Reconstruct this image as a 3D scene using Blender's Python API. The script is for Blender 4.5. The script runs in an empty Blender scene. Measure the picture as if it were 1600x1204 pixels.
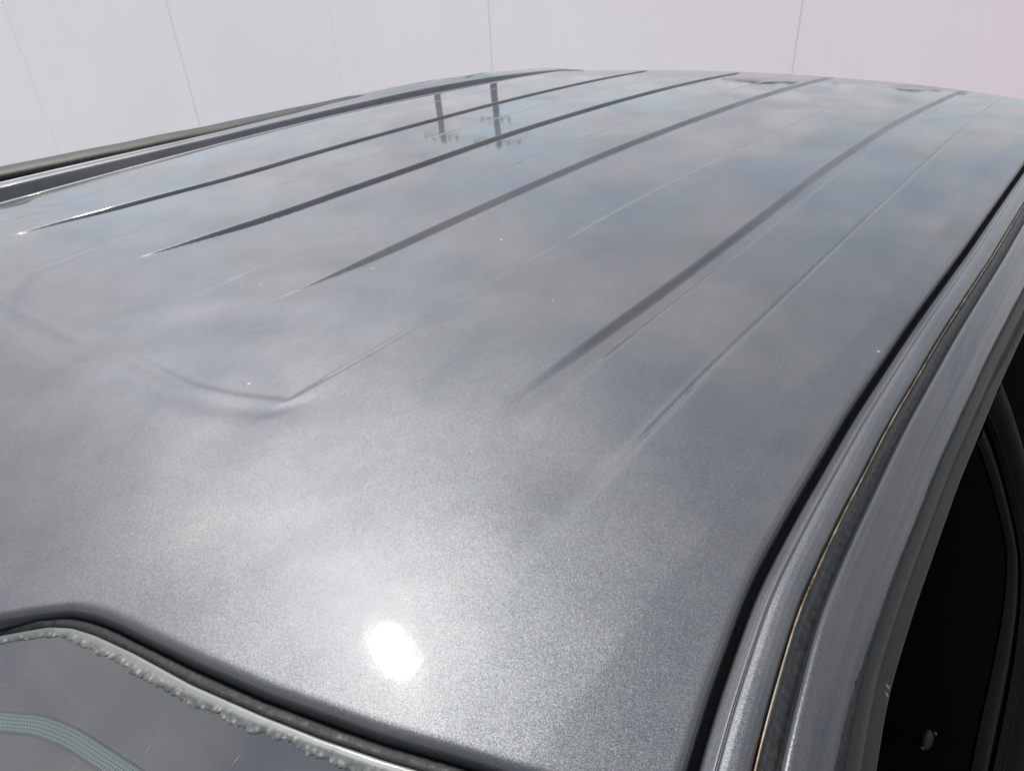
import bpy, math, random
import numpy as np
from mathutils import Matrix, Vector

S = bpy.context.scene
COL = S.collection
random.seed(7)
rng = np.random.default_rng(11)

# ------------------------------------------------------------------ camera
CAM = Vector((0.13795, -0.61840, 0.24438))
RGT = Vector((0.630894, -0.774468, -0.046615))
UPV = Vector((0.435107, 0.303422, 0.847713))
FWD = Vector((0.642382, 0.555099, -0.528404))
cd = bpy.data.cameras.new('camera'); cam = bpy.data.objects.new('camera', cd); COL.objects.link(cam)
m = Matrix((RGT, UPV, -FWD)).transposed().to_4x4(); m.translation = CAM
cam.matrix_world = m
cd.sensor_fit = 'HORIZONTAL'; cd.sensor_width = 36.0; cd.lens = 36.0*1088.6/1600
cd.clip_start = 0.01; cd.clip_end = 2000
S.camera = cam

# ------------------------------------------------------------------ sky and sun
SUN_EL, SUN_AZ = math.radians(57.28), math.radians(67.19)
CZ = 7.9
W = bpy.data.worlds.new('World'); S.world = W; W.use_nodes = True
nt = W.node_tree; N = nt.nodes; Lk = nt.links; N.clear()
def wn(t, **k):
    n = N.new(t)
    for a, b in k.items(): setattr(n, a, b)
    return n
sky = wn('ShaderNodeTexSky', sky_type='NISHITA', sun_disc=False, sun_elevation=SUN_EL,
         sun_rotation=math.pi/2-SUN_AZ, altitude=100, air_density=1.0, dust_density=1.2, ozone_density=.8)
tc = wn('ShaderNodeTexCoord'); sp = wn('ShaderNodeSeparateXYZ'); Lk.new(tc.outputs['Generated'], sp.inputs[0])
ad = wn('ShaderNodeMath', operation='ADD'); ad.inputs[1].default_value = .22
mx = wn('ShaderNodeMath', operation='MAXIMUM'); mx.inputs[1].default_value = 0.0
Lk.new(sp.outputs[2], mx.inputs[0]); Lk.new(mx.outputs[0], ad.inputs[0])
dx = wn('ShaderNodeMath', operation='DIVIDE'); dy = wn('ShaderNodeMath', operation='DIVIDE')
for d, o in ((dx, 0), (dy, 1)): Lk.new(sp.outputs[o], d.inputs[0]); Lk.new(ad.outputs[0], d.inputs[1])
cb = wn('ShaderNodeCombineXYZ'); Lk.new(dx.outputs[0], cb.inputs[0]); Lk.new(dy.outputs[0], cb.inputs[1]); cb.inputs[2].default_value = CZ
n1 = wn('ShaderNodeTexNoise'); n1.inputs['Scale'].default_value = 2.1; n1.inputs['Detail'].default_value = 4; n1.inputs['Roughness'].default_value = .52; n1.inputs['Distortion'].default_value = .5
n2 = wn('ShaderNodeTexNoise'); n2.inputs['Scale'].default_value = 4.2; n2.inputs['Detail'].default_value = 3; n2.inputs['Distortion'].default_value = .8
Lk.new(cb.outputs[0], n1.inputs['Vector']); Lk.new(cb.outputs[0], n2.inputs['Vector'])
r1 = wn('ShaderNodeValToRGB'); r1.color_ramp.elements[0].position = .33; r1.color_ramp.elements[0].color = (.38, .38, .38, 1); r1.color_ramp.elements[1].position = .58
r1.color_ramp.interpolation = 'EASE'
Lk.new(n1.outputs[0], r1.inputs[0])
r2 = wn('ShaderNodeValToRGB'); e = r2.color_ramp.elements
e[0].position = .30; e[0].color = (6.2, 6.4, 6.8, 1); e[1].position = .70; e[1].color = (9.6, 9.6, 9.7, 1)
Lk.new(n2.outputs[0], r2.inputs[0])
hz = wn('ShaderNodeMapRange'); Lk.new(sp.outputs[2], hz.inputs[0]); hz.inputs[1].default_value = .05; hz.inputs[2].default_value = .60; hz.inputs[3].default_value = .60; hz.inputs[4].default_value = .72
cs = wn('ShaderNodeVectorMath', operation='SCALE'); Lk.new(r2.outputs[0], cs.inputs[0]); Lk.new(hz.outputs[0], cs.inputs[3])
mixc = wn('ShaderNodeMix', data_type='RGBA'); Lk.new(r1.outputs[0], mixc.inputs[0]); Lk.new(sky.outputs[0], mixc.inputs[6]); Lk.new(cs.outputs[0], mixc.inputs[7])
bg = wn('ShaderNodeBackground'); bg.inputs[1].default_value = .10; Lk.new(mixc.outputs[2], bg.inputs[0])
wo = wn('ShaderNodeOutputWorld'); Lk.new(bg.outputs[0], wo.inputs[0])

sd = bpy.data.lights.new('sun', 'SUN'); sd.energy = 2.7; sd.angle = math.radians(.55); sd.color = (1, .965, .90)
so = bpy.data.objects.new('sun', sd); COL.objects.link(so)
SDIR = Vector((math.cos(SUN_EL)*math.cos(SUN_AZ), math.cos(SUN_EL)*math.sin(SUN_AZ), math.sin(SUN_EL)))
so.rotation_euler = SDIR.to_track_quat('Z', 'Y').to_euler(); so.location = (0, 0, 12)

vs = S.view_settings; vs.view_transform = 'Standard'; vs.look = 'None'; vs.gamma = 1; vs.use_curve_mapping = False
vs.exposure = 0.58
S.cycles.use_denoising = True
S.cycles.max_bounces = 8; S.cycles.sample_clamp_indirect = 6

# ------------------------------------------------------------------ materials
def mat(name, col=(.5, .5, .5), rough=.5, metal=0., coat=0., coat_r=.03, spec=.5):
    M = bpy.data.materials.new(name); M.use_nodes = True
    b = M.node_tree.nodes['Principled BSDF']
    b.inputs['Base Color'].default_value = (*col, 1); b.inputs['Roughness'].default_value = rough
    b.inputs['Metallic'].default_value = metal; b.inputs['Coat Weight'].default_value = coat
    b.inputs['Coat Roughness'].default_value = coat_r; b.inputs['Specular IOR Level'].default_value = spec
    return M, b
class G:
    """tiny node helper"""
    def __init__(s, M): s.t = M.node_tree; s.n = s.t.nodes; s.l = s.t.links
    def new(s, t, ins=None, **k):
        n = s.n.new(t)
        for a, b in k.items(): setattr(n, a, b)
        for a, b in (ins or {}).items():
            if isinstance(b, bpy.types.NodeSocket): s.l.new(b, n.inputs[a])
            else: n.inputs[a].default_value = b
        return n
    def math(s, op, a, b=0., c=None):
        d = {0: a, 1: b}
        if c is not None: d[2] = c
        return s.new('ShaderNodeMath', d, operation=op).outputs[0]
    def mixc(s, f, a, b, blend='MIX'):
        return s.new('ShaderNodeMix', {0: f, 6: a, 7: b}, data_type='RGBA', blend_type=blend).outputs[2]
    def ramp(s, v, stops, interp='LINEAR'):
        r = s.new('ShaderNodeValToRGB', {0: v}); cr = r.color_ramp; cr.interpolation = interp
        while len(cr.elements) < len(stops): cr.elements.new(.5)
        for e, (p, c) in zip(cr.elements, stops): e.position = p; e.color = c if len(c) == 4 else (*c, 1)
        return r.outputs[0]
def g1(v): return (v, v, v, 1)

FLAKE = 3500.
def car_paint(name, spots=(), base=(.076, .082, .093), rough=.47, dust=1.0, coat_r=.043, fl_amt=1.):
    M, b = mat(name, base, rough, .82, 1., coat_r)
    g = G(M)
    P = g.new('ShaderNodeTexCoord').outputs['Object']
    # metallic flake: each tiny cell of the pigment tilts its own way
    v1 = g.new('ShaderNodeTexVoronoi', {'Vector': P, 'Scale': FLAKE})
    v2 = g.new('ShaderNodeTexVoronoi', {'Vector': P, 'Scale': FLAKE*.47})
    nrm = g.new('ShaderNodeNewGeometry').outputs['Normal']
    def tilt(v, amt):
        a = g.new('ShaderNodeVectorMath', {0: v.outputs['Color'], 1: (.5, .5, .5)}, operation='SUBTRACT').outputs[0]
        return g.new('ShaderNodeVectorMath', {0: a, 3: amt}, operation='SCALE').outputs[0]
    s = g.new('ShaderNodeVectorMath', {0: tilt(v1, .135*fl_amt), 1: tilt(v2, .055*fl_amt)}, operation='ADD').outputs[0]
    s = g.new('ShaderNodeVectorMath', {0: s, 1: nrm}, operation='ADD').outputs[0]
    s = g.new('ShaderNodeVectorMath', {0: s}, operation='NORMALIZE').outputs[0]
    g.l.new(s, b.inputs['Normal'])
    # coat: gentle orange peel
    pe = g.new('ShaderNodeTexNoise', {'Vector': P, 'Scale': 190., 'Detail': 1.5})
    bp = g.new('ShaderNodeBump', {'Strength': .05, 'Distance': .0004, 'Height': pe.outputs[0]})
    g.l.new(bp.outputs[0], b.inputs['Coat Normal'])
    # flake brightness differences
    sx = g.new('ShaderNodeSeparateXYZ', {0: v1.outputs['Color']})
    fl = g.ramp(sx.outputs[1], [(0, g1(.84)), (.75, g1(1.0)), (1, g1(1.36))])
    c = g.mixc(1., (*base, 1), fl, 'MULTIPLY')
    hue = g.mixc(.16, (1, 1, 1, 1), v1.outputs['Color'])
    c = g.mixc(1., c, hue, 'MULTIPLY'); c = g.mixc(1., c, (1.09, 1.09, 1.09, 1), 'MULTIPLY')
    # thin film of dust and dried water
    d1 = g.new('ShaderNodeTexNoise', {'Vector': P, 'Scale': 9., 'Detail': 6., 'Roughness': .65})
    dm = g.ramp(d1.outputs[0], [(.38, g1(.01)), (.75, g1(.15*dust))])
    c = g.mixc(dm, c, (.36, .35, .33, 1))
    # scattered specks stuck to the lacquer
    vs_ = g.new('ShaderNodeTexVoronoi', {'Vector': P, 'Scale': 34.})
    sc_ = g.new('ShaderNodeSeparateXYZ', {0: vs_.outputs['Color']})
    pick = g.math('GREATER_THAN', sc_.outputs[0], .80)
    near = g.math('LESS_THAN', vs_.outputs['Distance'], g.math('MULTIPLY', sc_.outputs[1], .030))
    sk = g.math('MULTIPLY', g.math('MULTIPLY', pick, near), .75)
    c = g.mixc(sk, c, (.40, .39, .36, 1))
    cov = sk
    wob = g.new('ShaderNodeTexNoise', {'Vector': P, 'Scale': 900.}).outputs['Color']
    wv = g.new('ShaderNodeVectorMath', {0: wob, 1: (.5, .5, .5)}, operation='SUBTRACT').outputs[0]
    wv = g.new('ShaderNodeVectorMath', {0: wv, 3: .0022}, operation='SCALE').outputs[0]
    Q = g.new('ShaderNodeVectorMath', {0: P, 1: wv}, operation='ADD').outputs[0]
    for (x, y, r, colr, am, stretch) in spots:
        qx = g.new('ShaderNodeVectorMath', {0: Q, 1: (x, y, 0)}, operation='SUBTRACT').outputs[0]
        qx = g.new('ShaderNodeVectorMath', {0: qx, 1: (1/r, 1/(r*stretch), 0)}, operation='MULTIPLY').outputs[0]
        ln = g.new('ShaderNodeVectorMath', {0: qx}, operation='LENGTH').outputs['Value']
        k = g.ramp(ln, [(.6, g1(am)), (1., g1(0))])
        c = g.mixc(k, c, (*colr, 1)); cov = g.math('MAXIMUM', cov, k)
    g.l.new(c, b.inputs['Base Color'])
    g.l.new(g.math('MULTIPLY_ADD', cov, -.9, .82), b.inputs['Metallic'])
    g.l.new(g.math('SUBTRACT', 1., cov), b.inputs['Coat Weight'])
    return M
CREAM, DARK, RUST = (.46, .42, .34), (.04, .04, .045), (.30, .13, .03)
roof_spots = [(.6542, -.1685, .0020, CREAM, .8, 1), (.3468, -.1812, .0014, CREAM, .95, 1), (.6947, -.0945, .0018, CREAM, .6, 1),
              (.5872, -.1672, .0011, CREAM, .6, 1), (.5696, -.2957, .0009, CREAM, .9, 1), (.8282, .1351, .0022, CREAM, .6, 1),
              (.5336, -.1073, .0014, CREAM, .5, 1), (.4532, -.0391, .0011, CREAM, .7, 1), (.2871, -.3482, .0022, (.12, .12, .13), .6, .6),
              (.6364, -.537, .0014, CREAM, .8, 1)]
M_PAINT = car_paint('metallic_grey_roof_paint', roof_spots)
M_STRIP = car_paint('metallic_grey_strip_paint')
M_RAIL = car_paint('metallic_grey_rail_paint', [(.4215, -.6085, .0022, DARK, .55, 1.6), (.3925, -.6165, .0012, (.42, .22, .07), .85, 1.0), (.3885, -.6172, .0009, (.42, .22, .07), .85, 1.2)], base=(.062, .066, .073), rough=.29, dust=.4, coat_r=.015, fl_amt=.6)

def simple_noise(M, b, base, amp, scale, detail=5, bump=0., bd=.001, rough=None):
    g = G(M); P = g.new('ShaderNodeTexCoord').outputs['Object']
    n = g.new('ShaderNodeTexNoise', {'Vector': P, 'Scale': scale, 'Detail': detail, 'Roughness': .6})
    lo = tuple(max(0, x*(1-amp)) for x in base); hi = tuple(x*(1+amp) for x in base)
    c = g.ramp(n.outputs[0], [(.3, lo), (.7, hi)]); g.l.new(c, b.inputs['Base Color'])
    if bump:
        bp = g.new('ShaderNodeBump', {'Strength': bump, 'Distance': bd, 'Height': n.outputs[0]}); g.l.new(bp.outputs[0], b.inputs['Normal'])
    if rough: g.l.new(g.ramp(n.outputs[0], [(.3, g1(rough[0])), (.7, g1(rough[1]))]), b.inputs['Roughness'])
    return g, P, n
M_RUB, b = mat('dusty_black_rubber', (.012, .012, .014), .5, spec=.18)
g, P, n = simple_noise(M_RUB, b, (.012, .012, .014), .6, 260, 6, .3, .0006, (.38, .62))
# brown dust caught on the rubber
d = g.new('ShaderNodeTexNoise', {'Vector': P, 'Scale': 60., 'Detail': 7., 'Roughness': .7})
base_c = b.inputs['Base Color'].links[0].from_socket
g.l.new(g.mixc(g.ramp(d.outputs[0], [(.56, g1(0)), (.72, g1(.35))]), base_c, (.10, .07, .045, 1)), b.inputs['Base Color'])
M_GAP, b = mat('black_recess', (.006, .006, .007), .8)
M_GASKET, b = mat('grey_gap_rubber', (.03, .031, .034), .38)
simple_noise(M_GASKET, b, (.030, .031, .034), .5, 300, 5, .3, .0005)
M_TREEREFL, b = mat('grey_green_tree_reflection', (.035, .042, .038), .55, spec=.25)  # tone of the treeline's reflection, given to the strip as its own colour
simple_noise(M_TREEREFL, b, (.035, .042, .038), .35, 120, 5, .2, .0005)
M_GOLD, b = mat('rusty_sealer_edge', (.42, .33, .19), .35, .35)
g, P, n = simple_noise(M_GOLD, b, (.30, .25, .17), .8, 90, 7, .2, .0004)
n3 = g.new('ShaderNodeTexNoise', {'Vector': P, 'Scale': 22., 'Detail': 8., 'Roughness': .75})
g.l.new(g.ramp(n3.outputs[0], [(.38, (.05, .035, .022)), (.48, (.17, .12, .07)), (.56, (.27, .24, .19)), (.68, (.16, .14, .11))]), b.inputs['Base Color'])
M_CABIN, b = mat('dark_cabin_trim', (.008, .009, .011), .7)
M_TINT, b = mat('dark_tinted_glass', (.0008, .0011, .0014), .2, 0, 0, .03, .02)
b.inputs['IOR'].default_value = 1.12
M_DOORB, b = mat('gloss_black_door_trim', (.0025, .003, .004), .3, 0, 0, .05, .12)
simple_noise(M_DOORB, b, (.0025, .003, .004), .4, 20, 4)
b.inputs['IOR'].default_value = 1.3
M_RED, b = mat('red_wire_end', (.16, .02, .015), .5)
M_PLUG, b = mat('black_plug_plastic', (.007, .007, .008), .5, spec=.3)

# windscreen glass: dark cabin behind, glossy outer face, faint smears
M_GLASS, b = mat('windscreen_glass', (.034, .036, .040), .30, 0, 1., .02)
b.inputs['Coat IOR'].default_value = 1.95
g = G(M_GLASS); P = g.new('ShaderNodeTexCoord').outputs['Object']
mp = g.new('ShaderNodeMapping', {'Vector': P, 'Rotation': (0, 0, math.radians(33)), 'Scale': (1, 9, 1)})
st = g.new('ShaderNodeTexNoise', {'Vector': mp.outputs[0], 'Scale': 34., 'Detail': 6., 'Roughness': .7})
sm_ = g.ramp(st.outputs[0], [(.66, g1(0)), (.72, g1(.55)), (.8, g1(.8))])
d2 = g.new('ShaderNodeTexNoise', {'Vector': P, 'Scale': 700., 'Detail': 3.})
dd = g.ramp(d2.outputs[0], [(.68, g1(0)), (.76, g1(.35))])
c = g.mixc(sm_, (.034, .036, .040, 1), (.42, .38, .35, 1)); c = g.mixc(dd, c, (.2, .2, .2, 1))
g.l.new(c, b.inputs['Base Color'])
g.l.new(g.math('SUBTRACT', 1., sm_), b.inputs['Coat Weight'])
# bubbled, delaminating edge of the laminate
M_EDGE, b = mat('delaminated_glass_edge', (.20, .22, .21), .42, 0, .25, .12)
g = G(M_EDGE); P = g.new('ShaderNodeTexCoord').outputs['Object']
ve = g.new('ShaderNodeTexVoronoi', {'Vector': P, 'Scale': 330.}, feature='SMOOTH_F1'); ve.inputs['Smoothness'].default_value = .4
ne = g.new('ShaderNodeTexNoise', {'Vector': P, 'Scale': 260., 'Detail': 5.})
U = g.new('ShaderNodeUVMap'); U.uv_map = 'UVMap'
us = g.new('ShaderNodeSeparateXYZ', {0: U.outputs[0]})
bub = g.ramp(us.outputs[1], [(.35, g1(0)), (.75, g1(1))])
bc = g.ramp(g.math('ADD', g.math('MULTIPLY', ve.outputs['Distance'], .9), g.math('MULTIPLY', ne.outputs[0], .35)), [(.22, (.33, .345, .32)), (.46, (.14, .15, .145)), (.8, (.07, .08, .077))])
g.l.new(g.mixc(bub, (.125, .135, .134, 1), bc), b.inputs['Base Color'])
bp = g.new('ShaderNodeBump', {'Strength': g.math('MULTIPLY', bub, .45), 'Distance': .0008, 'Height': g.math('SUBTRACT', 1., ve.outputs['Distance'])})
g.l.new(bp.outputs[0], b.inputs['Normal'])
# dotted ceramic band
M_FRIT, b = mat('dotted_sunshade_band', (.2, .3, .31), .3, 0, 1., .03)
g = G(M_FRIT); U = g.new('ShaderNodeUVMap'); U.uv_map = 'UVMap'
us = g.new('ShaderNodeSeparateXYZ', {0: U.outputs[0]})      # u, v in metres
PIT = .00165
ua = g.math('DIVIDE', us.outputs[0], PIT); va = g.math('DIVIDE', us.outputs[1], PIT*.866)
row = g.math('FLOOR', va); odd = g.math('MODULO', row, 2.)
fu = g.math('SUBTRACT', g.math('FRACT', g.math('MULTIPLY_ADD', odd, .5, ua)), .5)
fv = g.math('MULTIPLY', g.math('SUBTRACT', g.math('FRACT', va), .5), .866)
rr = g.math('SQRT', g.math('ADD', g.math('MULTIPLY', fu, fu), g.math('MULTIPLY', fv, fv)))
dot = g.ramp(rr, [(.22, g1(1)), (.36, g1(0))])
ev = g.math('ABSOLUTE', g.math('SUBTRACT', g.math('DIVIDE', us.outputs[1], .0084), .5))
fadee = g.ramp(ev, [(.33, g1(0)), (.49, g1(.85))])
cc = g.mixc(dot, (.105, .138, .142, 1), (.040, .052, .056, 1))
g.l.new(g.mixc(fadee, cc, (.036, .039, .044, 1)), b.inputs['Base Color'])

# ------------------------------------------------------------------ mesh helpers
def mesh_obj(name, V, Fc, M, smooth=True, uv=None):
    me = bpy.data.meshes.new(name)
    V = np.asarray(V, np.float32); Fc = np.asarray(Fc, np.int32)
    k = Fc.shape[1]
    me.vertices.add(len(V)); me.vertices.foreach_set('co', V.ravel())
    me.loops.add(Fc.size); me.loops.foreach_set('vertex_index', Fc.ravel())
    me.polygons.add(len(Fc)); me.polygons.foreach_set('loop_start', np.arange(0, Fc.size, k, dtype=np.int32))
    me.polygons.foreach_set('use_smooth', np.full(len(Fc), smooth))
    me.update(calc_edges=True); me.validate()
    if uv is not None:
        ul = me.uv_layers.new(name='UVMap'); ul.data.foreach_set('uv', np.asarray(uv, np.float32)[Fc.ravel()].ravel())
    me.materials.append(M)
    o = bpy.data.objects.new(name, me); COL.objects.link(o)
    return o
def grid(name, X, Y, Z, M, flip=False, uv=None, smooth=True):
    a, b = X.shape
    V = np.stack([X, Y, Z], -1).reshape(-1, 3)
    i = np.arange(a*b).reshape(a, b)
    F = np.stack([i[:-1, :-1], i[1:, :-1], i[1:, 1:], i[:-1, 1:]], -1).reshape(-1, 4)
    if flip: F = F[:, ::-1]
    return mesh_obj(name, V, F, M, smooth, None if uv is None else uv.reshape(-1, 2))
def adopt(o, parent, root):
    o.parent = parent
    o.matrix_parent_inverse = Matrix.Identity(4)
    if parent is root: o.location = Vector(o.location) - Vector(root.location)
    return o

# ------------------------------------------------------------------ car surface (metres; x back along the roof, y to the far side)
SPC = (0.02130, 0.034, 0.0001, 0.0046, -0.00108)
YD_X = [-.2, .05, .15, .22, .30, .33, .36, .387, .447, .558, .70, .88, 1.2, 1.5, 1.8, 2.1]
YD_Y = [.70, .625, .600, .583, .5655, .5595, .555, .5505, .5473, .5442, .5443, .5473, .5484, .547, .541, .530]
def sm(a): a = np.clip(a, 0, 1); return a*a*(3-2*a)
def zb(x, y):
    t = x-1.0
    z = -SPC[0]*y**2-SPC[1]*t**2-SPC[2]*t**3-SPC[3]*t**4-SPC[4]*y*y*t+.00166*t**3*y
    d = np.clip(.30-x, 0, None)
    return z-.25*d*d
def smooth_table(x0, x1, n, X, Y, w):
    gx = np.linspace(x0, x1, n); gy = np.interp(gx, X, Y); k = np.hanning(w); k /= k.sum(); h = w//2
    return gx, np.convolve(np.pad(gy, h, mode='edge'), k, mode='valid')
_gx, _gy = smooth_table(-.3, 2.2, 2501, YD_X, YD_Y, 81)
def yd(x): return np.interp(x, _gx, _gy)
# windscreen-side edge of the roof, x as a function of |y|
SE = [(0, .116), (.17, .118), (.205, .121), (.225, .127), (.240, .1385), (.2518, .1502), (.2652, .1631), (.278, .1739), (.2918, .1801), (.3048, .184), (.3291, .1895),
      (.3609, .197), (.4027, .208), (.439, .2196), (.4611, .227), (.4878, .2374), (.5121, .2465), (.55, .262), (.60, .284)]
GE = [(0, .108), (.17, .110), (.205, .1135), (.225, .120), (.24, .1325), (.252, .1459), (.2742, .1632), (.2859, .1705), (.3016, .176), (.3285, .1828), (.3678, .191),
      (.4086, .2022), (.439, .2116), (.4662, .2212), (.50, .2345), (.55, .2545), (.60, .276)]
_sy, _sx = smooth_table(0, .60, 1201, [a for a, b in SE], [b for a, b in SE], 21)
_hy, _hx = smooth_table(0, .60, 1201, [a for a, b in GE], [b for a, b in GE], 21)
def xw(y): return np.interp(np.abs(y), _sy, _sx)
def xg(y): return np.interp(np.abs(y), _hy, _hx)
def xr(y): return 1.938-.82*np.abs(y)**2.1
def zglass(x, y): return zb(x, y)-.006-.30*np.clip(.135+.38*y*y-x, 0, None)

# rib centre lines (x, y)
RIB = {'R2': [(.30, .375), (.4016, .3561), (.4687, .3472), (.6545, .3170), (1.0, .3150), (1.27, .3200), (1.84, .3322)],
       'R3': [(.33, .150), (.4284, .1336), (.5931, .1141), (.80, .1109), (1.03, .1180), (1.86, .1187)],
       'R4': [(.36, -.073), (.4595, -.0838), (.5589, -.0930), (.769, -.0905), (.983, -.0883), (1.27, -.0906), (1.89, -.0930)],
       'R5': [(.36, -.3698), (.4976, -.3698), (.5778, -.3698), (.6954, -.3715), (.84, -.3705), (1.06, -.3650), (1.36, -.3639), (1.80, -.3763)]}
CRE = {'C1': ([(.30, .430), (.3839, .4328), (.4687, .4470), (.56, .4500), (1.9, .4490)], .36),
       'C2': ([(.30, .214), (.43, .2150), (1.9, .2200)], .355),
       'C3': ([(.30, -.009), (.47, -.0070), (.90, -.0060), (1.9, -.006)], .385),
       'C4': ([(.30, -.2284), (.51, -.2279), (.64, -.2254), (.90, -.2217), (1.21, -.2310), (1.9, -.244)], .355),
       'C5': ([(.30, -.4530), (.44, -.4500), (.54, -.4490), (.65, -.4512), (1.0, -.4515), (1.36, -.448), (1.9, -.446)], .425)}
def path(pts):
    gx, gy = smooth_table(.0, 2.0, 1001, [a for a, b in pts], [b for a, b in pts], 91)
    return lambda x: np.interp(x, gx, gy)
RIBH, RHW = .0050, .0128
RB = {'R2': (.40, .15), 'R3': (.445, .16), 'R4': (.46, .17), 'R5': (.40, .26)}   # start, run-out length
def crease_x(y):   # front line of the raised middle field
    return np.interp(y, [-.60, -.24, -.225, -.188, -.147, -.055, .025, .141, .17, .60], [.372, .366, .349, .334, .322, .315, .304, .298, .2965, .29])
def roof_z(X, Y):
    Z = zb(X, Y)
    a = np.abs(Y)-.517; Z = Z-.045*(a+np.sqrt(a*a+.0025**2))/2
    for k, pts in RIB.items():
        yc = path(pts)(X); st, ru = RB[k]
        w = sm((X-st+.04)/ru); end = sm((xr(Y)-.012-X)/.05)
        side = 1 if k in ('R4', 'R5') else 1
        v = np.abs(Y-yc)
        if k != 'R5': hw = RHW*w+1e-5; dep = w
        else: hw = RHW*(.9+.1*w)*(1+.5*(1-w)); dep = w**1.5
        q = np.clip((v-hw*.36)/(hw*.64), -.5, 1.5)
        prof = 1-sm(q) if k == 'R5' else 1-(np.sqrt((q+0)**2+.006)-np.sqrt((q-1)**2+.006)+1)/2
        if k in ('R2', 'R3'):      # near wall falls away gently, far wall stands steep
            wn_, wf_ = .0190*(.25+.75*w), .0042*(.25+.75*w); vv = Y-yc-.004
            a_ = vv/wn_+1; b2 = 1-vv/wf_
            tri = np.minimum(a_, b2); tri = np.clip(tri, 0, 1); tri = tri-.5*np.sin(tri*2*np.pi)/(2*np.pi)*.6
            Z = Z-.0064*(.25+.75*w)*sm(w/.12)*end*tri
            continue
        Z = Z-RIBH*dep*end*prof
    for k, (pts, st) in CRE.items():
        yc = path(pts)(X); w = sm((X-st)/.05); end = sm((xr(Y)-.012-X)/.05)
        v = Y-yc
        Z = Z-{'C5': .00060, 'C4': .00060}.get(k, .00026)*w*end*np.exp(-(v/.0016)**2)*(1.0+(.8 if k in ('C4', 'C5') else -.45)*np.exp(-((X-st-.06)/.07)**2))
        if k == 'C5':   # pressing fades into the front of the panel
            q = sm((X-.32)/.10)*(1-sm((X-.50)/.12)); Z = Z-.0019*q*sm((v+.007)/.014)*np.exp(-np.clip(v-.01, 0, None)/.05)
    # raised centre field with a soft pressed front edge
    c4 = path(CRE['C4'][0])(X); c2 = path(CRE['C2'][0])(X)
    inside = sm((Y-c4+.0015)/.006)*sm((c2+.0015-Y)/.006)
    fr = sm((X-crease_x(Y)+.004)/.008)
    fade = .6+.4*(1-sm((X-.55)/.5))
    Z = Z-.0010*inside*fr*fade*(.35+.65*sm((.10-Y)/.25))
    # the sheet is a little wavy where the pressings run out
    zone = np.exp(-((X-.35)/.10)**2)*sm((Y+.30)/.12)
    Z = Z+.00085*zone*np.sin(X*41+3.1*np.sin(Y*13+.4))*np.sin(Y*19+2.2*np.sin(X*14)+.9)
    Z = Z-.0010*np.exp(-((X-crease_x(Y)+.016)/.012)**2)*sm((Y+.27)/.06)
    # gentle unevenness of pressed sheet
    Z = Z+.00016*np.sin(X*9.3+1.7*np.sin(Y*7.1))*np.sin(Y*8.7+.6+1.1*np.sin(X*5.))
    Z = Z+.00005*np.sin(X*31+2*np.sin(Y*17))*np.sin(Y*27+1.3)
    # small dent near the rear edge
    Z = Z-.0012*np.exp(-((X-1.80)/.014)**2-((Y+.265)/.030)**2)
    return Z

def build_roof():
    ny = 1160
    y0 = np.linspace(-1, 1, ny)
    s1 = np.linspace(0, 1, 460)
    s = .50*s1+.50*s1**2
    Sg, Yg = np.meshgrid(s, y0, indexing='ij')
    yy = Yg*.548
    X = xw(yy)+(xr(yy)-xw(yy))*Sg
    for _ in range(4):
        yy = Yg*(yd(X)-.0018); X = xw(yy)+(xr(yy)-xw(yy))*Sg
    Z = roof_z(X, yy)
    # rolled edges
    r = .0065
    def roll(d, r): q = np.clip(r-d, 0, r*.999); return r-np.sqrt(r*r-q*q)
    ds = (yd(X)-.0018)-np.abs(yy); df = (X-xw(yy))*.9; dr = xr(yy)-X
    Z = Z-roll(ds, .0045)-roll(df, .0048)-roll(dr, .010)
    # flanges: extra ring turned down
    def pad(A, k):
        B = np.pad(A, k, mode='edge'); return B
    X = pad(X, 1); Y = pad(yy, 1); Z = pad(Z, 1)
    Z[0, :] -= .010; Z[-1, :] -= .03; Z[:, 0] -= .010; Z[:, -1] -= .010
    return grid('roof_panel', X, Y, Z, M_PAINT)

def sweep(name, side, prof, M, x0=-.35, x1=1.93, n=520, zx=None, flip=False, follow=yd):
    """carry a cross-section (outward offset, height offset) along the roof side"""
    x = np.concatenate([np.linspace(x0, .25, 60)[:-1], np.linspace(.25, x1, n)])
    prof = np.array(prof, float)
    X = np.repeat(x[:, None], len(prof), 1)
    Y = follow(x)[:, None]+prof[:, 0][None]
    Z = zb(X, Y)+prof[:, 1][None]
    d = np.clip(.262-X, 0, None); Z = Z-.42*d*d/(d+.05)        # runs down the screen pillar
    e = np.clip(X-1.80, 0, None); Z = Z-1.2*e*e
    if zx is not None: Z = Z+zx(X, prof[:, 0][None]+0*X)
    o = grid(name, X, side*Y, Z, M, flip=(side > 0) != flip)
    return o

def smooth_prof(pts, n=60):
    pts = np.array(pts, float); d = np.r_[0, np.cumsum(np.hypot(*np.diff(pts, axis=0).T))]
    t = np.linspace(0, d[-1], n)
    return np.stack([np.interp(t, d, pts[:, 0]), np.interp(t, d, pts[:, 1])], 1)

# ================================================================== SETTING
# ground
Mg, b = mat('asphalt', (.055, .055, .054), .9)
simple_noise(Mg, b, (.055, .055, .054), .35, 3, 10, .3, .01)
def plane(name, x0, x1, y0, y1, z, M, n=2):
    X, Y = np.meshgrid(np.linspace(x0, x1, n), np.linspace(y0, y1, n), indexing='ij')
    return grid(name, X, Y, X*0+z, M)
GZ = -1.50
gnd = plane('ground', -500, 500, -500, 500, GZ, Mg); gnd['kind'] = 'structure'

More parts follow.
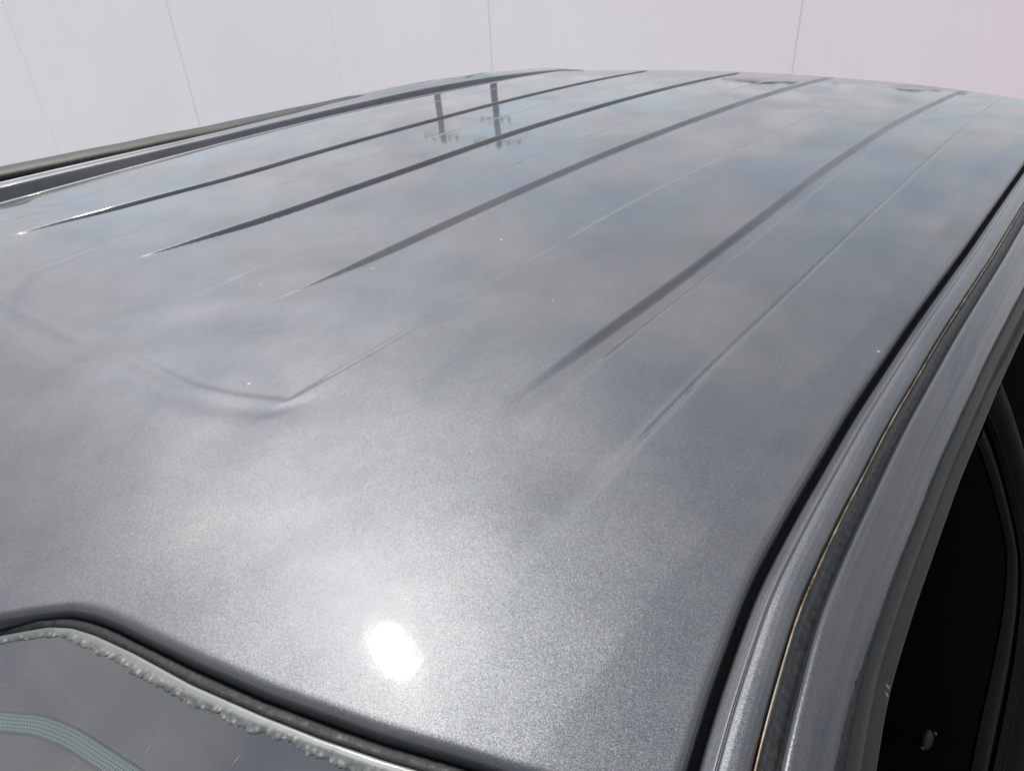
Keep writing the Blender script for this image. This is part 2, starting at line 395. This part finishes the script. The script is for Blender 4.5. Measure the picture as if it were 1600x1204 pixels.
# pale panelled wall behind the car, square to the camera's heading
def tag(o, label, cat, group=None):
    o['label'] = label; o['category'] = cat
    if group: o['group'] = group
    return o
def M_out(M): return [n for n in M.node_tree.nodes if n.type == 'OUTPUT_MATERIAL'][0]
Mw, b = mat('off_white_wall_board', (.80, .79, .80), .55)
g = G(Mw); P = g.new('ShaderNodeTexCoord').outputs['Object']
wn1 = g.new('ShaderNodeTexNoise', {'Vector': P, 'Scale': .6, 'Detail': 4.})
c = g.ramp(wn1.outputs[0], [(.35, (.90, .888, .915)), (.7, (.92, .91, .93))])
sx = g.new('ShaderNodeSeparateXYZ', {0: P})
pk = g.ramp(g.math('MULTIPLY_ADD', sx.outputs[0], .125, .5), [(.55, g1(0)), (1.0, g1(.55))])
c = g.mixc(g.math('MULTIPLY', pk, 1.), c, (.90, .83, .86, 1))
st = g.new('ShaderNodeMapping', {'Vector': P, 'Scale': (14, 14, .5)})
sn = g.new('ShaderNodeTexNoise', {'Vector': st.outputs[0], 'Scale': 1.6, 'Detail': 5.})
c = g.mixc(g.ramp(sn.outputs[0], [(.5, g1(0)), (.8, g1(.04))]), c, (.66, .66, .68, 1))
vs_ = g.new('ShaderNodeTexVoronoi', {'Vector': P, 'Scale': 2.3})
sk = g.math('LESS_THAN', vs_.outputs['Distance'], .018)
c = g.mixc(g.math('MULTIPLY', sk, .6), c, (.25, .25, .27, 1))
g.l.new(c, b.inputs['Base Color'])
trn = g.new('ShaderNodeBsdfTranslucent', {0: c})
mxs = g.new('ShaderNodeMixShader', {0: .74, 1: b.outputs[0], 2: trn.outputs[0]})
g.l.new(mxs.outputs[0], M_out(Mw).inputs[0])
HEAD = math.atan2(FWD.y, FWD.x)
WD = 5.6
wall = bpy.data.objects.new('wall', None); COL.objects.link(wall)
wall.location = (CAM.x+WD*math.cos(HEAD), CAM.y+WD*math.sin(HEAD), GZ)
wall.rotation_euler = (0, 0, HEAD-math.pi/2)
tag(wall, 'off-white panelled wall with fine vertical joints behind the car', 'wall')
PW = 1.12; TOPZ = 1.66
def box(name, x0, x1, y0, y1, z0, z1, M):
    V = [(x, y, z) for x in (x0, x1) for y in (y0, y1) for z in (z0, z1)]
    F = [(0, 1, 3, 2), (4, 6, 7, 5), (0, 4, 5, 1), (2, 3, 7, 6), (0, 2, 6, 4), (1, 5, 7, 3)]
    return mesh_obj(name, V, F, M, False)
for k in range(-5, 6):
    yo = .0045*(k % 2)
    o = box('panel', k*PW-.0203, (k+1)*PW-.0197, yo, yo+.004, .03, TOPZ, Mw); o.parent = wall      # sheets just lapped

# far-off belt of trees all round (seen only as a reflection in the paint)
Mt, b = mat('woodland_green', (.045, .062, .030), .9)
simple_noise(Mt, b, (.045, .062, .030), .6, .8, 8, .6, .3)
ang = np.linspace(0, 2*np.pi, 1500)
hh = np.linspace(0, 1, 9)
A, H = np.meshgrid(ang, hh, indexing='ij')
def nz(a, s): 
    out = 0*a; 
    for i in range(1, 14): out = out+np.sin(a*(i*s)+s*i*i*1.7)/i**.7
    return out
top = 1.55+.40*nz(A, 7)+.20*nz(A, 31)+5.0*np.exp(-((A-5.0)/.75)**2)
rad = 42+1.2*nz(A+H*.3, 23)-1.5*np.sin(np.pi*H)*1.2
Xt = np.cos(A)*rad; Yt = np.sin(A)*rad; Zt = GZ+H*(top+1.2)
wd = grid('woodland', Xt, Yt, Zt, Mt); wd['kind'] = 'stuff'
wd['label'] = 'distant dark green belt of trees'; wd['category'] = 'trees'

# utility poles, their reflection runs down the far side of the roof
Mp, b = mat('weathered_pole_timber', (.075, .06, .048), .85); simple_noise(Mp, b, (.075, .06, .048), .4, 12, 6)
Mi, b = mat('pole_steel', (.12, .12, .12), .5, .6)
def cyl(name, p0, p1, r0, r1, M, n=12, root=None):
    p0 = Vector(p0); p1 = Vector(p1); d = (p1-p0).normalized(); a = d.orthogonal().normalized(); c = d.cross(a)
    V = []; F = []
    for p, r in ((p0, r0), (p1, r1)):
        for k in range(n):
            t = 2*math.pi*k/n; V.append(p+(a*math.cos(t)+c*math.sin(t))*r)
    F = [(k, (k+1) % n, n+(k+1) % n, n+k) for k in range(n)]
    o = mesh_obj(name, V, F, M); 
    if root: o.parent = root
    return o
def pole(az, dist, htop, label, arms):
    r = bpy.data.objects.new('utility_pole', None); COL.objects.link(r)
    r.location = (dist*math.cos(az), dist*math.sin(az), GZ); r.rotation_euler = (0, 0, az+math.radians(70))
    tag(r, label, 'pole', 'utility poles beyond the wall')
    H = htop-GZ
    cyl('post', (0, 0, 0), (0, 0, H), .15, .10, Mp, root=r)
    for (dz, L, off) in arms:
        cyl('crossarm', (-L, .16, H-dz), (L, .16, H-dz), .045, .045, Mi, root=r)
        for q in (-L*.9, -L*.45, L*.45, L*.9):
            cyl('insulator', (q, .16, H-dz+.08), (q, .16, H-dz+.26), .04, .05, Mi, 8, root=r)
    return r
PA1, PA2 = math.radians(39.7), math.radians(44.2)
p1 = pole(PA1, 26, 26*math.tan(math.radians(12.9)), 'utility pole with two crossarms, mirrored nearer the rear of the roof', [(.5, .95, 0), (1.7, .6, 0)])
p2 = pole(PA2, 26, 26*math.tan(math.radians(11.7)), 'shorter utility pole with one crossarm, mirrored beside the double one', [(.4, .65, 0)])
# line wires between and past the poles
V0 = Vector((26*math.cos(PA1), 26*math.sin(PA1), 26*math.tan(math.radians(12.0))))
V1 = Vector((26*math.cos(PA2), 26*math.sin(PA2), 26*math.tan(math.radians(11.0))))
def wire(a, b_, sag, r=.03):
    vs_ = []; 
    for k in range(25):
        t = k/24; q = a.lerp(b_, t); q = Vector((q.x, q.y, q.z-sag*4*t*(1-t))); vs_.append(q)
    V = []; F = []
    for i, q in enumerate(vs_):
        d = (vs_[min(i+1, 24)]-vs_[max(i-1, 0)]).normalized(); s_ = d.cross(Vector((0, 0, 1))).normalized(); u_ = s_.cross(d)
        for c_ in range(4):
            t = math.pi/2*c_; V.append(q+(s_*math.cos(t)+u_*math.sin(t))*r)
    for i in range(24):
        for c_ in range(4): F.append((i*4+c_, i*4+(c_+1) % 4, i*4+4+(c_+1) % 4, i*4+4+c_))
    return mesh_obj('power_line', V, F, Mi)
for dz, nm in ((0, 'upper power line slung between the two utility poles'), (-.85, 'lower power line slung between the two utility poles')):
    o = wire(V0+Vector((0, 0, dz)), V1+Vector((0, 0, dz)), .15); tag(o, nm, 'cable', 'power lines between the poles')

# ================================================================== THE CAR
car = bpy.data.objects.new('parked_car', None); COL.objects.link(car); car.location = (.9, 0, GZ)
tag(car, 'metallic grey car seen over its ribbed roof, sun glinting beside the windscreen', 'car')
def part(o, parent=None): return adopt(o, parent or car, car)
roof = part(build_roof())

# sides of the roof, right (camera) and left
def left_up(X, off): return np.interp(X, [.3, .45, .64, .8, 1.0, 1.3, 1.54, 1.85, 1.95], [.031, .0255, .018, .0135, .0135, .0165, .0135, .002, .0])*(.58*sm((off-.0290)/.009)+.42*sm((off-.030)/.068))
for side in (-1, 1):
    zx = left_up if side > 0 else None
    part(sweep('drip_channel', side, [(-.010, -.013), (.0, -.017), (.036, -.017), (.036, -.010)], M_GAP, zx=None))
    mold = [(.0018, -.014), (.0022, -.0085), (.0030, -.0075), (.0078, -.0048), (.0083, -.0048), (.0086, -.0054), (.0089, -.0048), (.0094, -.0041), (.0104, -.0037),
            (.0125, -.0033), (.0155, -.0033), (.0180, -.0038), (.0198, -.0046), (.0209, -.0058), (.0214, -.0075), (.0215, -.014)]
    ml = part(sweep('roof_moulding', side, smooth_prof(mold, 70), M_STRIP))
    t = np.linspace(0, 2*np.pi, 9)
    rng_e = lambda X, off: .0004*np.sin(X*61+2*np.sin(X*23))*np.sin(X*17)
    part(sweep('sealer_edge', side, [(.0224+.00055*math.cos(a), -.0058+.0007*math.sin(a)) for a in t], M_GOLD, zx=rng_e, flip=True))
    part(sweep('gap_rubber', side, smooth_prof([(.0216, -.010), (.0232, -.0082), (.0250, -.0088), (.0268, -.0100), (.0288, -.0112), (.0300, -.0122), (.0306, -.0135)], 30), M_GASKET))
    rail = [(.0298, -.020), (.0298, -.0105), (.0303, -.0070), (.0314, -.0048), (.0330, -.0038), (.0352, -.0036)]
    a = np.linspace(0, 1, 30)
    arc = [(.0352+.0306*math.sin(q*math.pi/2*.93), -.0036-.034*(1-math.cos(q*math.pi/2*.93))) for q in a][1:]
    low = []
    if side > 0:   # far rail: inner wall up to a broad crown that rolls away outward
        rail = [(.0298, -.016), (.0298, -.0075), (.0303, -.0055), (.0320, -.0046)]
        arc = [(.040, -.0040), (.060, -.0036), (.080, -.0036), (.090, -.0037), (.098, -.0044), (.106, -.0058), (.112, -.0080), (.116, -.0115), (.1185, -.018), (.1195, -.03)]
        low = [(.120, -.045), (.120, -.056), (.119, -.060), (.100, -.0615), (.085, -.0615)]
    else:          # near rail: bull-nosed frame, then a flat flange turned out at its foot
        arc = [(.0352+.0275*math.sin(q), -.0036-.030*(1-math.cos(q))) for q in np.linspace(0, math.radians(66), 30)][1:]
        ex, ez = arc[-1]
        low = [(ex+.0004, ez-.0012), (ex+.0010, ez-.0016), (ex+.0064, ez-.0080), (ex+.0070, ez-.0088), (ex+.0072, ez-.0100), (ex+.0068, ez-.0112), (.050, -.034), (.045, -.0615)]
    rp = smooth_prof(rail+arc+low, 130)
    def waves(X, off, zx=zx):
        w = .00022*np.sin((off-.035)*520+3*np.sin(X*2.2))*sm((off-.036)/.01)*sm((.064-off)/.006)
        return w+(zx(X, off) if zx else 0)
    if side > 0: kk = np.hanning(9); kk /= kk.sum(); rp = np.stack([np.convolve(np.pad(rp[:, i], 4, mode='edge'), kk, 'valid') for i in (0, 1)], 1)
    rl = part(sweep('side_rail', side, rp, M_RAIL if side < 0 else M_STRIP, zx=waves))

# added dark strip on the far rail's outer edge, standing for mirrored trees
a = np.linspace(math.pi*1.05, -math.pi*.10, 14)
part(sweep('tree_reflection_strip', 1, [(.0890+.0310*math.cos(q), -.0074+.0100*math.sin(q)) for q in a], M_TREEREFL,
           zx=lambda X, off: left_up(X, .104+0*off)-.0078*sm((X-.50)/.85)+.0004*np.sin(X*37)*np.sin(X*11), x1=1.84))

# windscreen
yy = np.linspace(-1, 1, 700); tt = np.linspace(0, 1, 130)
Yg, Tg = np.meshgrid(yy*.585, tt, indexing='ij')
X0 = xg(Yg)+.0015
Xs = X0-(X0+.35)*Tg**1.3
Zs = zglass(Xs, Yg)
ws = part(grid('windscreen', Xs, Yg, Zs, M_GLASS, flip=False))
# rubber seal between roof edge and glass
def edge_strip(name, f0, f1, prof, M, ymax=.552, n=1500, uvs=False, jag=None):
    """cross-section between two edge curves; prof = (fraction across, height above the glass/roof blend)"""
    y = np.linspace(-ymax, ymax, n); prof = np.array(prof)
    a = f0(y)[:, None]; b_ = f1(y)[:, None]
    T = np.repeat(prof[:, 0][None], n, 0)
    if jag is not None: T = T*jag(y)[:, None]
    X = a+(b_-a)*T; Y = np.repeat(y[:, None], len(prof), 1)
    # fan slightly along the edge normal
    Z = zglass(X, Y)+prof[:, 1][None]
    uv = np.stack([Y, np.repeat(np.linspace(0, 1, len(prof))[None], n, 0)], -1)
    return grid(name, X, Y, Z, M, flip=False, uv=uv)
sealp = [(-.10, -.006), (.03, -.0040), (.15, -.0030), (.30, -.0026), (.45, -.0020), (.60, -.0010), (.75, -.0002), (.88, .0004), (.96, .0006), (1.0, .0003), (1.05, -.0008), (1.06, -.003)]
sealp = [(-.10, -.006), (.04, -.0030), (.14, -.0012), (.24, .0004), (.36, .0010), (.55, .0013), (.75, .0014), (.90, .0013), (.98, .0010), (1.02, .0002), (1.03, -.003)]
part(edge_strip('windscreen_seal', xw, xg, smooth_prof(sealp, 40), M_RUB))
# delaminated rim: jagged, bubbled inner edge
yj = np.linspace(-.6, .6, 4001)
jn = np.zeros_like(yj)
for fq, am in ((23, .25), (71, .25), (190, .22), (470, .16), (1050, .10), (1900, .06)):
    ph = rng.uniform(0, 6.28); jn += am*np.abs(np.sin(yj*fq+ph+1.3*np.sin(yj*fq*.37+ph)))
def jag(y):
    return .62+np.interp(y, yj, jn)*np.interp(np.abs(y), [0, .26, .34, .40, .6], [.35, .45, .9, 1.0, 1.1])
def xg_in(y): return xg(y)-.0058
rimp = [(0, .0006), (.10, .0009), (.4, .0009), (.7, .0008), (.93, .0006), (1.0, -.0004)]
part(edge_strip('delaminated_rim', xg, xg_in, smooth_prof(rimp, 14), M_EDGE, n=3200, jag=jag), ws)
# dotted band following the bulge of the rim
B = np.array([(.1120, -.225), (.1145, -.255), (.1180, -.275), (.1276, -.2936), (.1385, -.3138), (.1452, -.334), (.149, -.3518), (.1526, -.3686), (.160, -.405), (.170, -.445), (.184, -.49), (.200, -.53)])
B = np.concatenate([[( .1105, 0.0), (.1105, -.12), (.111, -.19)], B])
bt = np.linspace(0, len(B)-1, 500)
bx = np.interp(bt, np.arange(len(B)), B[:, 0]); by = np.interp(bt, np.arange(len(B)), B[:, 1])
k = np.hanning(41); k /= k.sum()
bx = np.convolve(np.pad(bx, 20, mode='edge'), k, 'valid'); by = np.convolve(np.pad(by, 20, mode='edge'), k, 'valid')
bx = np.r_[bx[::-1], bx[1:]]; by = np.r_[-by[::-1], by[1:]]
tx = np.gradient(bx); ty = np.gradient(by); L_ = np.hypot(tx, ty); nx_, ny_ = -ty/L_, tx/L_
ss = np.r_[0, np.cumsum(np.hypot(np.diff(bx), np.diff(by)))]
ww = np.linspace(-.0042, .0042, 7)
Xb = bx[:, None]+nx_[:, None]*ww; Yb = by[:, None]+ny_[:, None]*ww
Zb = zglass(Xb, Yb)+.0003
uv = np.stack([np.repeat(ss[:, None], 7, 1), np.repeat((ww+.0042)[None], len(bx), 0)], -1)
part(grid('dotted_band', Xb, Yb, Zb, M_FRIT, uv=uv), ws)

# side glass, pillars and doors below each rail
TUM = .60
for side in (-1, 1):
    n = 160
    x = np.linspace(-.30, 1.90, n); q = np.linspace(0, 1, 24)
    Xq, Qq = np.meshgrid(x, q, indexing='ij')
    base = yd(Xq)+(.056 if side < 0 else .108)
    zt = zb(Xq, base)-.050; dd = np.clip(.262-Xq, 0, None); zt = zt-.42*dd*dd/(dd+.05); ee = np.clip(Xq-1.8, 0, None); zt = zt-1.2*ee*ee
    Zq = zt+(-.52-zt)*Qq
    Yq = base+TUM*(zt-Zq)*(1-.25*Qq)
    part(grid('side_window', Xq, side*Yq, Zq, M_TINT, flip=side > 0))
    zl = np.linspace(-.52, -1.20, 14)
    Xq, Zl = np.meshgrid(np.linspace(-1.1, 1.95, 80), zl, indexing='ij')
    yb_ = .83+.045*np.sin(np.clip((-.52-Zl)/.5, 0, 1)*np.pi*.6)
    part(grid('door_panel', Xq, side*yb_, Zl, M_RAIL, flip=side > 0))
# curved black pillar trim bowing out behind the near front window
def side_pt(x, z):
    base = float(yd(np.array(x)))+.056; zt = float(zb(np.array(x), np.array(base)))-.05
    Q = (z-zt)/(-.52-zt); return base+TUM*(zt-z)*(1-.25*Q)
arcp = np.array([(.700, -.070), (.703, -.085), (.703, -.10), (.7008, -.1245), (.689, -.1663), (.6726, -.187), (.6269, -.2069), (.5586, -.2183), (.5142, -.2185), (.45, -.225), (.38, -.235)])
at = np.linspace(0, len(arcp)-1, 160); ax_ = np.interp(at, np.arange(len(arcp)), arcp[:, 0]); az_ = np.interp(at, np.arange(len(arcp)), arcp[:, 1])
k = np.hanning(31); k /= k.sum()
ax_ = np.convolve(np.pad(ax_, 15, mode='edge'), k, 'valid'); az_ = np.convolve(np.pad(az_, 15, mode='edge'), k, 'valid')
def arc_band(name, w0, w1, h, M, nw=10):
    tx = np.gradient(ax_); tz = np.gradient(az_); L = np.hypot(tx, tz); nx, nzv = -tz/L, tx/L
    w = np.linspace(w0, w1, nw); X = ax_[:, None]+nx[:, None]*w; Z = np.minimum(az_[:, None]+nzv[:, None]*w, -.068)
    bul = h*np.sin(np.linspace(0, np.pi, nw))[None]
    Y = np.vectorize(side_pt)(X, Z)+bul+.0008
    return grid(name, X, -Y, Z, M)
part(arc_band('window_rubber', -.004, .004, .004, M_DOORB))
part(arc_band('pillar_trim', .007, .060, .006, M_DOORB, 16))
part(arc_band('inner_trim', -.035, -.012, .0025, M_DOORB, 10))

# loose wiring plug tucked under the rail
def blob(name, c, r, M, sx=1, sy=1, sz=1, sub=10):
    th = np.linspace(0, np.pi, sub); ph = np.linspace(0, 2*np.pi, sub*2)
    T, Pp = np.meshgrid(th, ph, indexing='ij')
    return grid(name, c[0]+r*sx*np.sin(T)*np.cos(Pp), c[1]+r*sy*np.sin(T)*np.sin(Pp), c[2]+r*sz*np.cos(T), M)
pc = (.4265, -.640, -.113)
pl = part(blob('wiring_plug', pc, .0038, M_PLUG, 1.7, .8, .8))
def tube(name, pts, r, M, n=8):
    pts = [Vector(p) for p in pts]; V = []
    for i, q in enumerate(pts):
        d = (pts[min(i+1, len(pts)-1)]-pts[max(i-1, 0)]).normalized(); a_ = d.orthogonal().normalized(); c_ = d.cross(a_)
        V += [q+(a_*math.cos(2*math.pi*k/n)+c_*math.sin(2*math.pi*k/n))*r for k in range(n)]
    F = [(i*n+k, i*n+(k+1) % n, (i+1)*n+(k+1) % n, (i+1)*n+k) for i in range(len(pts)-1) for k in range(n)]
    return mesh_obj(name, V, F, M)
for dx_, dy_ in ((.0062, -.0028), (-.0060, .0006)):
    part(blob('wire_end', (pc[0]+dx_, pc[1]+dy_, pc[2]), .0009, M_RED), pl)

# rear end, bonnet and cabin floor so the body is closed
Xh, Qh = np.meshgrid(np.linspace(-.585, .585, 60), np.linspace(0, 1, 24), indexing='ij')
xe = xr(Xh)+.004; ze = zb(xe, Xh)-.014
Zh = ze+(-1.2-ze)*Qh; Xr = xe+.05*np.sin(Qh*np.pi/2)+.16*Qh
part(grid('tailgate', Xr, Xh*(1+.2*sm(Qh*2)), Zh, M_RAIL, flip=True))
Xq, Yq = np.meshgrid(np.linspace(-1.1, -.35, 30), np.linspace(-.70, .70, 40), indexing='ij')
part(grid('bonnet', Xq, Yq, -.44-.10*((-.35-Xq)/.75)**2-.06*(Yq/.7)**4, M_RAIL))
for side in (-1, 1):
    for wx in (-.72, 1.55):
        wyc = side*.66
        a = np.linspace(0, 2*np.pi, 49); pr = np.array([(-.09, .20), (-.10, .27), (-.08, .30), (.08, .30), (.10, .27), (.09, .20)])
        Aa, K = np.meshgrid(a, np.arange(len(pr)), indexing='ij')
        ty_ = part(grid('tyre', wx+pr[K, 1]*np.cos(Aa), wyc+pr[K, 0], GZ+.30+pr[K, 1]*np.sin(Aa), M_RUB))
        pr = np.array([(.05, .001), (.055, .06), (.03, .10), (.07, .19), (.09, .20)])
        Aa, K = np.meshgrid(a, np.arange(len(pr)), indexing='ij')
        part(grid('rim', wx+pr[K, 1]*np.cos(Aa), wyc+side*pr[K, 0], GZ+.30+pr[K, 1]*np.sin(Aa), Mi), ty_)
